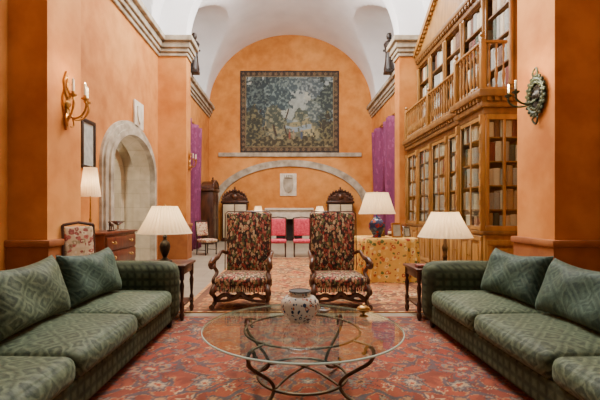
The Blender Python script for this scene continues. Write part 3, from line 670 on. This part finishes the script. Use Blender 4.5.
def cabinet(label,loc,w,d,h,rz,ped=.5,name='cabinet',dm='dark_wood'):
    r=thing(name,label,'cabinet',loc,rz)
    MB().box(-w/2,w/2,-d/2,d/2,.08,h,.01).build('body','dark_wood',r)
    MB().box(-w/2-.04,w/2+.04,-d/2-.04,d/2,0,.12,.015).build('plinth','dark_wood',r)
    MB().box(-w/2-.06,w/2+.06,-d/2-.06,d/2,h,h+.1,.02).build('cornice','dark_wood',r)
    n=20; P=[(-w/2-.04,h+.1)]+[(-w/2*math.cos(PI*i/n)*1.0,h+.12+ped*math.sin(PI*i/n)) for i in range(n+1)]+[(w/2+.04,h+.1)]
    pd=MB().prism(P,'y',-d/2,d/2-.05).build('pediment','dark_wood',r)
    k=MB()
    for i in range(12):
        a=PI*(i+.5)/12; k.rbox((-w/2*.97*math.cos(a),-d/2-.02,h+.14+ped*.97*math.sin(a)),(.1,.09,.1),.04,1)
    k.lathe([(0,0),(.12,.02),(.07,.06),(0,.08)],(0,-d/2,h+.1+ped*.42),14,Matrix.Rotation(PI/2,4,'X'))
    for sg in (-1,1):
        for i in range(6):
            k.rbox((sg*w*(.12+.055*i),-d/2-.01,h+.17+ped*(.5-.085*i)+.03*(i%2)),(.08,.05,.09),.03,1)
    k.lathe([(.05,0),(.07,.05),(.03,.1),(.045,.14),(0,.2)],(0,-d/2+.1,h+.12+ped*.97),12)
    k.build('carving','chair_wood',pd)
    for sg in (-1,1):
        x0,x1=sorted((sg*.02,sg*(w/2-.04)))
        dd=MB().box(x0,x1,-d/2-.02,-d/2,.16,h-.05,.006); 
        for z0,z1 in ((.22,h*.48),(h*.52,h-.1)): dd.box(x0+.06,x1-.06,-d/2-.035,-d/2-.02,z0,z1,.01)
        dr_=dd.build('door',dm,r)
        MB().lathe([(0,0),(.014,.005),(.018,.02),(0,.03)],(sg*.05,-d/2-.02,h*.5),10,Matrix.Rotation(PI/2,4,'X')).build('knob','brass',dr_)
    return r
cabinet('tall narrow dark cabinet in the far left corner beside the purple curtain',(-3.27,16.0,0),1.2,.5,2.05,PI/2,.3)
cabinet('carved cabinet with dark rounded pediment and pale doors left of the fireplace',(-2.38,17.2,0),1.05,.46,1.62,0,.42,dm='pale_panel')
cabinet('carved cabinet with dark rounded pediment and pale doors right of the fireplace',(2.12,17.2,0),1.05,.46,1.62,0,.42,dm='pale_panel')
fp=thing('fireplace','pale stone fireplace centred below the crest on the far wall','fireplace',(-.06,17.28,0))
for sg in (-1,1): MB().box(sg*.74-.18,sg*.74+.18,-.2,.2,0,.95,.015).build('jamb','pale_stone',fp)
MB().box(-.95,.95,-.22,.2,.95,1.32,.015).build('lintel','pale_stone',fp)
MB().box(-1.04,1.04,-.3,.2,1.32,1.42,.02).build('mantel_shelf','pale_stone',fp)
MB().box(-.56,.56,.12,.2,0,.95).build('firebox','soot',fp)
cs=thing('stone_crest','pale carved stone coat of arms on the wall above the mantel','crest',(-.1,D,2.45))
MB().box(-.36,.36,-.05,-.002,-.5,.48,.015).build('slab','pale_stone',cs)
q=MB(); q.prism([(-.22,.22),(.22,.22),(.22,-.1),(.14,-.28),(0,-.38),(-.14,-.28),(-.22,-.1)],'y',-.09,-.05); q.box(-.2,.2,-.1,-.05,.26,.32,.01)
for i in range(5): q.lathe([(.03,.32),(.012,.38),(.025,.41),(0,.43)],(-.16+.08*i,-.075,0),8)
q.build('shield','stone',cs)
for X_,side in ((-1.28,'left'),(1.12,'right')):
    end_table('dark console table standing %s of the fireplace'%side,(X_,15.6,0),.7,.4,.8,'dark_wood','console_table')
    lamp('small white shaded lamp on the console table %s of the fireplace'%side,(X_,15.6,.801),urn[:8]+[(.03,.25),(.012,.3),(0,.3)],'brass',.3,.68,.2,.12,6,n=48)
def statue(label,x,y):
    r=thing('statue',label,'statue',(x,y,H1+.002)); d=1 if x<0 else -1
    MB().box(-.16,.16,-.16,.16,0,.1,.01).build('plinth','black_wood',r)
    s=MB(); s.lathe([(.17,.1),(.18,.14),(.14,.4),(.12,.66),(.15,.86),(.18,.98),(.13,1.06),(.055,1.1),(.05,1.13),(.08,1.17),(.092,1.25),(.07,1.33),(0,1.36)],n=18)
    for sg in (-1,1):
        s.tube(cr([(0,sg*.15,1.0),(.06*d,sg*.23,.86),(.15*d,sg*.1,.8)],5),[.055]*6+[.04]*5,8)
        s.prism([(sg*.04,1.0),(sg*.12,1.2),(sg*.24,1.32),(sg*.28,1.12),(sg*.25,.8),(sg*.18,.55),(sg*.12,.65)],'x',-.13*d-.015,-.13*d+.015)
    s.build('figure','black_wood',r)
statue('dark carved robed statue standing on the left cornice under the vault',-3.24,13.3)
statue('dark carved robed statue standing on the right cornice under the vault',3.24,13.3)
# ================================================================== TAPESTRY
x0,x1,z0,z1=-2.2,2.12,3.845,7.42; nx,nz=320,260; W=x1-x0; Hh=z1-z0
u,v=np.meshgrid(np.linspace(0,1,nx),np.linspace(0,1,nz)); xx=u*W; zz=v*Hh
c=np.zeros(u.shape+(3,)); n1=fbm(xx*2,zz*2,3); n2=fbm(xx*9,zz*9,9)
c[:]=A(136,138,122)*(1-v[...,None])*.9+A(134,144,144)*v[...,None]
setc(c,n1>.55,A(146,150,138))
hill=.5+.1*np.sin(u*7+1)+.2*(n1-.5); setc(c,v<hill,A(96,108,112)); setc(c,(v<hill)&(n2>.5),A(116,124,120))
mid=.4+.05*np.sin(u*11)+.15*(n1-.5); setc(c,v<mid,A(88,90,76)); setc(c,(v<mid)&(n2>.5),A(122,114,84))
path=np.abs(u-.58-.12*np.sin(v*7))<.04+.1*(.4-v); setc(c,path&(v<.34)&(n2>.42),A(144,132,98))
setc(c,(np.abs(v-.3-.02*np.sin(u*20))<.03)&(u>.46)&(u<.72)&(n2>.4),A(116,128,132))
def tree(cx,cy,rx,ry,col1,col2,sd):
    d=np.hypot((u-cx)/rx,(v-cy)/ry)+1.6*(fbm(xx*5+sd,zz*5,sd)-.5); m=d<1; nn=fbm(xx*11,zz*11,sd+5); setc(c,m,A(*col1)); setc(c,m&(nn>.5),A(*col2)); setc(c,m&(nn>.6),(A(*col2)*1.4))
def trunk(cx,z0_,z1_,w): 
    setc(c,(np.abs(u-cx-.02*np.sin(v*14))<w)&(v>z0_)&(v<z1_),A(58,48,40))
for cx,w_ in ((.19,.011),(.25,.008),(.36,.012),(.83,.009),(.47,.007),(.9,.008)): trunk(cx,.2,.72,w_)
tree(.6,.92,.34,.08,(78,90,94),(104,114,114),21)
tree(.2,.68,.19,.3,(44,54,58),(70,80,78),1); tree(.4,.74,.13,.22,(54,66,70),(84,96,94),2); tree(.52,.84,.1,.12,(66,78,82),(94,106,104),31); tree(.86,.6,.13,.26,(50,58,58),(76,84,76),4); tree(.74,.52,.09,.12,(70,80,80),(100,108,102),6); tree(.72,.8,.1,.12,(72,82,86),(98,108,108),16)
tree(.36,.42,.1,.13,(62,68,60),(94,94,76),17); tree(.6,.46,.07,.08,(66,74,68),(96,98,80),18)
tree(.13,.3,.12,.22,(52,54,46),(86,82,60),7); tree(.89,.26,.11,.18,(56,54,46),(90,86,62),8); tree(.5,.11,.46,.08,(58,54,42),(92,84,60),12)
for px,col in ((.5,(116,68,54)),(.54,(128,114,92)),(.62,(66,74,92))):
    setc(c,(np.hypot((u-px)/.011,(v-.21)/.05)<1),A(*col)); setc(c,np.hypot((u-px)/.007,(v-.27)/.012)<1,A(150,122,100))
ed=np.minimum(np.minimum(xx,W-xx),np.minimum(zz,Hh-zz)); bw0=.25; m=ed<bw0
setc(c,m,A(56,46,38)); t_=np.where(np.minimum(xx,W-xx)<np.minimum(zz,Hh-zz),zz,xx); q=np.mod(t_,.24)-.12; e=ed-.14; rr=np.hypot(q,e)/(.08*(1+.3*np.cos(5*np.arctan2(e,q))))
for lim,col in ((1,(78,68,50)),(.75,(98,68,50)),(.5,(112,98,74)),(.25,(60,50,42))): setc(c,m&(rr<lim),A(*col))
setc(c,m&(rr>1)&(n2>.53),A(74,64,48))
setc(c,ed<.05,A(36,34,40)); setc(c,(ed>bw0-.02)&(ed<bw0+.015),A(106,92,66))
c=c*(.76+.62*n2)[...,None]
pos=np.stack([xx-W/2,.01*np.sin(xx*5)+0*xx,zz-Hh],-1)
o=grid_obj('tapestry','tapestry',nx,nz,pos,c,.01); o.location=((x0+x1)/2,D-.03,z1); tag(o,'large woven landscape tapestry with dark border high on the far wall','tapestry')
# ================================================================== LIBRARY
BX=2.99; BN=2.84; BY0,BY1=6.1,10.5; NB=5; bw_=(BY1-BY0)/NB; YN=BY0+bw_
bc=thing('bookcase','tall honey brown glazed bookcase below the balustrade on the right wall','bookcase',(3.26,8.3,0))
W=lambda mb,name,m,p: mb.build(name,m,p,w=True)
def two(mb,dx,x1,dy,z0,z1,bev=0):
    mb.box(BX-dx,x1,YN,BY1,z0,z1,bev); mb.box(BN-dx,x1,BY0-dy,YN+dx,z0,z1,bev); return mb
b=MB(); two(b,-.02,3.55,0,0,.92,.01); b.box(3.52,3.55,BY0,BY1,.92,2.78)
b.box(BX+.02,3.52,BY1-.04,BY1,.92,2.78); b.box(BN+.02,BX+.03,YN+.0,YN+.03,.92,2.78)
W(b,'carcass','gold_wood',bc)
# camera-facing glazed end of the projecting bay
ep=MB()
for x0_,x1_,za,zb in ((BN+.05,3.5,.16,.24),(BN+.05,3.5,.74,.82),(BN+.05,BN+.13,.24,.74),(3.42,3.5,.24,.74)): ep.box(x0_,x1_,BY0-.03,BY0,za,zb,.008)
ep.box(BN+.17,3.38,BY0-.02,BY0,.28,.70,.014)
W(ep,'end_panel','gold_wood',bc)
ed_=MB()
for x0_,x1_,za,zb in ((BN+.03,3.52,.96,1.04),(BN+.03,3.52,2.66,2.74),(BN+.03,BN+.09,1.04,2.66),(3.45,3.52,1.04,2.66),(3.14,3.18,1.04,2.66)): ed_.box(x0_,x1_,BY0-.012,BY0+.025,za,zb,.005,1)
ed_=W(ed_,'glass_door','gold_wood',bc)
W(MB().box(BN+.09,3.45,BY0+.004,BY0+.008,1.04,2.66),'pane','pane',ed_)
W(MB().lathe([(0,0),(.012,.004),(.015,.016),(0,.025)],(3.16,BY0-.012,1.7),10,Matrix.Rotation(PI/2,4,'X')),'knob','brass',ed_)
sh=MB(); SZ=[.92+.372*i for i in range(5)]
for z in SZ[1:]: sh.box(BX+.06,3.52,YN+.03,BY1-.04,z-.018,z); sh.box(BN+.06,3.52,BY0+.05,YN+.0,z-.018,z)
W(sh,'shelves','gold_wood',bc)
W(two(MB(),.04,3.55,.04,0,.1,.012),'plinth','gold_wood',bc)
W(two(MB(),.02,3.55,.03,.9,.96,.012),'waist_moulding','gold_wood2',bc)
cn=MB(); two(cn,0,3.55,.01,2.74,2.84,.008); two(cn,.06,3.55,.06,2.84,2.93,.02); two(cn,.12,3.55,.12,2.99,3.1,.02); two(cn,.05,3.55,.05,2.93,2.99)
for y in np.arange(BY0,BY1-.05,.11):
    X_=BN if y<YN-.02 else BX; cn.box(X_-.09,X_-.04,y,y+.055,2.93,2.99)
for x in np.arange(BN+.02,3.5,.11): cn.box(x,x+.055,BY0-.09,BY0-.04,2.93,2.99)
W(cn,'cornice','gold_wood2',bc)
for i in range(NB+2):
    ii_=i if i<NB+1 else 1
    y=BY0+bw_*ii_; y0=max(BY0,y-.05); y1=min(BY1,y+.05); X_=BN if i<=1 else BX
    if i==1: y1=y+.03
    if i==NB+1: y0,y1=YN+.04,YN+.1
    pl=MB().box(X_-.03,X_+.03,y0,y1,.96,2.74,.008); ym=(y0+y1)/2
    pl.box(X_-.05,X_-.03,y0,y1,.96,1.06,.006).box(X_-.05,X_-.03,y0,y1,2.6,2.74,.006).box(X_-.042,X_-.03,ym-.022,ym+.022,1.1,2.55,.004)
    for z in np.arange(1.2,2.5,.2): pl.rbox((X_-.045,ym,z),(.02,.035,.1),.009,1)
    W(pl,'pilaster','gold_wood',bc)
for i in range(NB):
    X_=BN if i==0 else BX
    y0=BY0+bw_*i+(.055 if i!=1 else .11); y1=BY0+bw_*(i+1)-.055
    dm=MB()
    for a,b_,z0_,z1_ in ((y0,y1,.97,1.03),(y0,y1,2.67,2.73),(y0,y0+.03,1.03,2.67),(y1-.03,y1,1.03,2.67),((y0+y1)/2-.012,(y0+y1)/2+.012,1.03,2.67)): dm.box(X_+.0,X_+.022,a,b_,z0_,z1_,.004,1)
    d=W(dm,'glass_door','gold_wood',bc)
    W(MB().box(X_+.01,X_+.014,y0+.03,y1-.03,1.03,2.67),'pane','pane',d)
    W(MB().lathe([(0,0),(.012,.004),(.015,.016),(0,.025)],(X_,(y0+y1)/2,1.7),10,Matrix.Rotation(-PI/2,4,'Y')),'knob','brass',d)
    for a,b_ in ((y0,(y0+y1)/2-.005),((y0+y1)/2+.005,y1)):
        dm=MB()
        for q0,q1,za,zb in ((a,b_,.13,.21),(a,b_,.80,.88),(a,a+.06,.21,.80),(b_-.06,b_,.21,.80)): dm.box(X_-.02,X_+.02,q0,q1,za,zb,.006,1)
        dm.box(X_+.0,X_+.02,a+.06,b_-.06,.21,.80); dm.box(X_-.016,X_+.0,a+.1,b_-.1,.26,.75,.012)
        d=W(dm,'cupboard_door','gold_wood',bc)
        W(MB().lathe([(0,0),(.011,.004),(.014,.014),(0,.022)],(X_-.02,b_-.03 if a==y0 else a+.03,.55),10,Matrix.Rotation(-PI/2,4,'Y')),'knob','brass',d)
# balustrade
bl=thing('balustrade','turned honey brown balustrade along the gallery above the lower bookcase','balustrade',(BX,8.3,3.1))
def bx_at(y): return BN if y<YN+.03 else BX
def rail(z0,z1,h,bev):
    m=MB(); m.box(BX-.03-h,BX-.03+h,YN+.05,BY1,z0,z1,bev); m.box(BN-.03-h,BN-.03+h,BY0-.03-h,YN+.05,z0,z1,bev); m.box(BN-.03+h,3.18,BY0-.03-h,BY0-.03+h,z0,z1,bev); m.box(BN-.03+h,BX-.03-h,YN+.05-2*h,YN+.05,z0,z1,bev); return m
W(rail(3.81,3.85,.036,.01),'handrail','gold_wood',bl); W(rail(3.102,3.14,.036,.008),'bottom_rail','gold_wood',bl)
bp=[(.022,3.14),(.022,3.18),(.009,3.2),(.015,3.23),(.026,3.33),(.017,3.41),(.008,3.48),(.014,3.5),(.008,3.52),(.015,3.6),(.019,3.66),(.009,3.73),(.02,3.76),(.02,3.81)]
posts=[(BN-.03,BY0-.03),(BN-.03,YN+.02),(BX-.03,8.8),(BX-.03,BY1-.06)]
for i in range(36):
    y=BY0+.12*(i+1)
    if y>BY1-.12 or any(abs(y-p[1])<.07 for p in posts[1:]): continue
    W(MB().lathe(bp,(bx_at(y)-.03,y,0),12),'baluster','gold_wood',bl)
for i in range(3): W(MB().lathe(bp,(BN+.07+.11*i,BY0-.03,0),12),'baluster','gold_wood',bl)
for x,y in posts:
    p=MB().box(x-.04,x+.04,y-.04,y+.04,3.102,3.87,.008); p.lathe([(0,3.87),(.035,3.875),(.02,3.9),(.04,3.94),(.025,3.98),(0,3.99)],(x,y,0),14); W(p,'newel_post','gold_wood',bl)
# upper bookcase
UX=3.3
ub=thing('bookcase','open upper bookcase behind the gallery balustrade on the right wall','bookcase',(3.42,8.3,3.1))
b=MB(); b.box(3.53,3.55,BY0,BY1,3.102,5.0)
for y in (BY0,BY1-.04): b.box(UX,3.53,y,y+.04,3.102,5.0)
b.box(UX,3.53,BY0+.04,BY1-.04,3.102,3.2)
W(b,'carcass','gold_wood2',ub)
UZ=[3.2,3.66,4.12,4.58]; sh=MB()
for z in UZ[1:]+[5.0]: sh.box(UX+.02,3.53,BY0+.04,BY1-.04,z-.025,z)
W(sh,'shelves','gold_wood2',ub)
for i in range(NB+1):
    y=BY0+bw_*i; y0=max(BY0,y-.06); y1=min(BY1,y+.06)
    pl=MB().box(UX-.02,UX+.02,y0,y1,3.15,5.0,.008); ym=(y0+y1)/2; pl.lathe([(.04,3.2),(.045,3.25),(.032,3.3),(.032,4.75),(.045,4.82),(.05,4.95),(0,4.95)],(UX-.02,ym,0),12); W(pl,'pilaster','gold_wood',ub)
cn=MB(); cn.box(UX-.03,3.55,BY0-.03,BY1,5.0,5.1,.01); cn.box(UX-.1,3.55,BY0-.1,BY1,5.16,5.28,.02); cn.box(UX-.05,3.55,BY0-.05,BY1,5.1,5.16)
for y in np.arange(BY0,BY1-.06,.12): cn.box(UX-.085,UX-.04,y,y+.06,5.1,5.16)
W(cn,'cornice','gold_wood2',ub)
ymid=(BY0+BY1)/2; pd=MB()
pd.prism([(BY0,5.28),(BY1,5.28),(ymid,6.5)],'x',UX-.05,UX-.03)
for ya in (BY0-.05,BY1):
    pd.prism([(ya,5.28),(ya,5.42),(ymid,6.66),(ymid,6.5)],'x',UX-.14,UX-.03)
    for t_ in np.linspace(.04,.96,20):
        yy=ya+(ymid-ya)*t_; z_=5.28+1.22*t_; pd.box(UX-.11,UX-.05,yy-.03,yy+.03,z_-.06,z_-.0)
W(pd,'pediment','gold_wood',ub)
# books
bmesh_=MB()
prof=[(.0,-.5),(-.06,-.42),(-.09,-.2),(-.1,0),(-.09,.2),(-.06,.42),(0,.5),(.9,.5),(.9,-.5)]
bmesh_.prism(prof,'z',0,1)
for z in (.15,.32,.75,.9): bmesh_.box(-.112,.0,-.4,.4,z-.008,z+.008)
bk0=bmesh_.build('book','cream vellum',ang=30); meshes={}
for nm,_,_ in BOOKC:
    me=bk0.data.copy(); me.materials.clear(); me.materials.append(M[nm]); meshes[nm]=me
bpy.data.objects.remove(bk0)
ORD=['bottom','second','third','fourth','top']
cnt=0
def fill(x,dep,za,zmax,y0,y1,wmin,wmax,shelf,weights,end=False):
    global cnt
    y=y0+random.uniform(0,.02)
    while True:
        w=random.uniform(wmin,wmax)
        if y+w>y1: break
        nm=random.choices([q[0] for q in BOOKC],weights)[0]; h=zmax*random.uniform(.74,.95)
        o=bpy.data.objects.new('book',meshes[nm]); C.objects.link(o); o.scale=(dep,w*.97,h)
        if end: o.location=(y+w/2,x,za+.001); o.rotation_euler=(0,0,PI/2)
        else: o.location=(x,y+w/2,za+.001)
        tag(o,'%s book standing on the %s'%(nm,shelf),'book','%s books on the %s'%(nm,shelf)); y+=w; cnt+=1
for i in range(NB):
    y0=BY0+bw_*i
    for s_ in range(5):
        zb=.961 if s_==0 else SZ[s_]; top=(SZ[s_+1]-.02 if s_<4 else 2.73)
        fill((BX if i else BN)+.07,.24,zb,top-zb-.02,y0+{0:.33,1:.1}.get(i,.05),y0+bw_-.05,.085,.125,'%s shelf of the glazed lower bookcase side'%ORD[s_],[4.5,2.2,2,.5,3,6])
        if i==0: fill(BY0+.09,.2,zb,top-zb-.02,BN+.1,3.5,.08,.12,'%s shelf in the narrow glazed bookcase end'%ORD[s_],[4,2.5,2,.6,3,5],True)
    for s_ in range(4):
        fill(UX+.06,.16,UZ[s_],.40,y0+.06,y0+bw_-.06,.1,.15,'%s shelf of the open upper bookcase'%(['bottom','second','third','top'][s_]),[4,2.6,2.4,.8,3,5])
print('BOOKS',cnt)
# ================================================================== LIGHT, WORLD, CAMERA
def area(loc,rot,sx,sy,e,col=(1,.95,.88)):
    l=bpy.data.lights.new('area','AREA'); l.shape='RECTANGLE'; l.size=sx; l.size_y=sy; l.energy=e; l.color=col
    o=bpy.data.objects.new('area_light',l); C.objects.link(o); o.location=loc; o.rotation_euler=rot; return o
area((0,7.8,8.3),(0,0,0),4,3.2,470)
area((0,4.6,5.2),(-.4,0,0),3.6,1.4,205)
area((0,12.3,8.55),(.12,0,0),3,1.2,400)
def point(loc,e,r=.25,col=(1,.98,.96)):
    l=bpy.data.lights.new('lamp','POINT'); l.energy=e; l.color=col; l.shadow_soft_size=r
    o=bpy.data.objects.new('point_light',l); C.objects.link(o); o.location=loc
point((0,9.3,7.1),760)
point((-4.7,DC-.5,2.4),50,.2,(1,.97,.92))
# added spot standing in for daylight on the near right pier, no window built
l=bpy.data.lights.new('daylight_spot','SPOT'); l.energy=2200; l.color=(1,.97,.9); l.spot_size=math.radians(15); l.spot_blend=1; l.shadow_soft_size=.3
o=bpy.data.objects.new('daylight_spot',l); C.objects.link(o); o.location=(-2.4,7.4,6.9)
o.rotation_euler=(Vector((2.81,5.0,3.8))-Vector(o.location)).to_track_quat('-Z','Y').to_euler()
w=bpy.data.worlds.new('World'); S.world=w; w.use_nodes=True
w.node_tree.nodes['Background'].inputs[0].default_value=(1,.95,.88,1); w.node_tree.nodes['Background'].inputs[1].default_value=.27
cd=bpy.data.cameras.new('Camera'); cam=bpy.data.objects.new('Camera',cd); C.objects.link(cam)
cam.location=(-.155,0,1.25); cam.rotation_euler=(PI/2,0,0); cd.sensor_width=36; cd.lens=24; cd.shift_x=13/600; cd.shift_y=12/600; cd.clip_start=.05
S.camera=cam
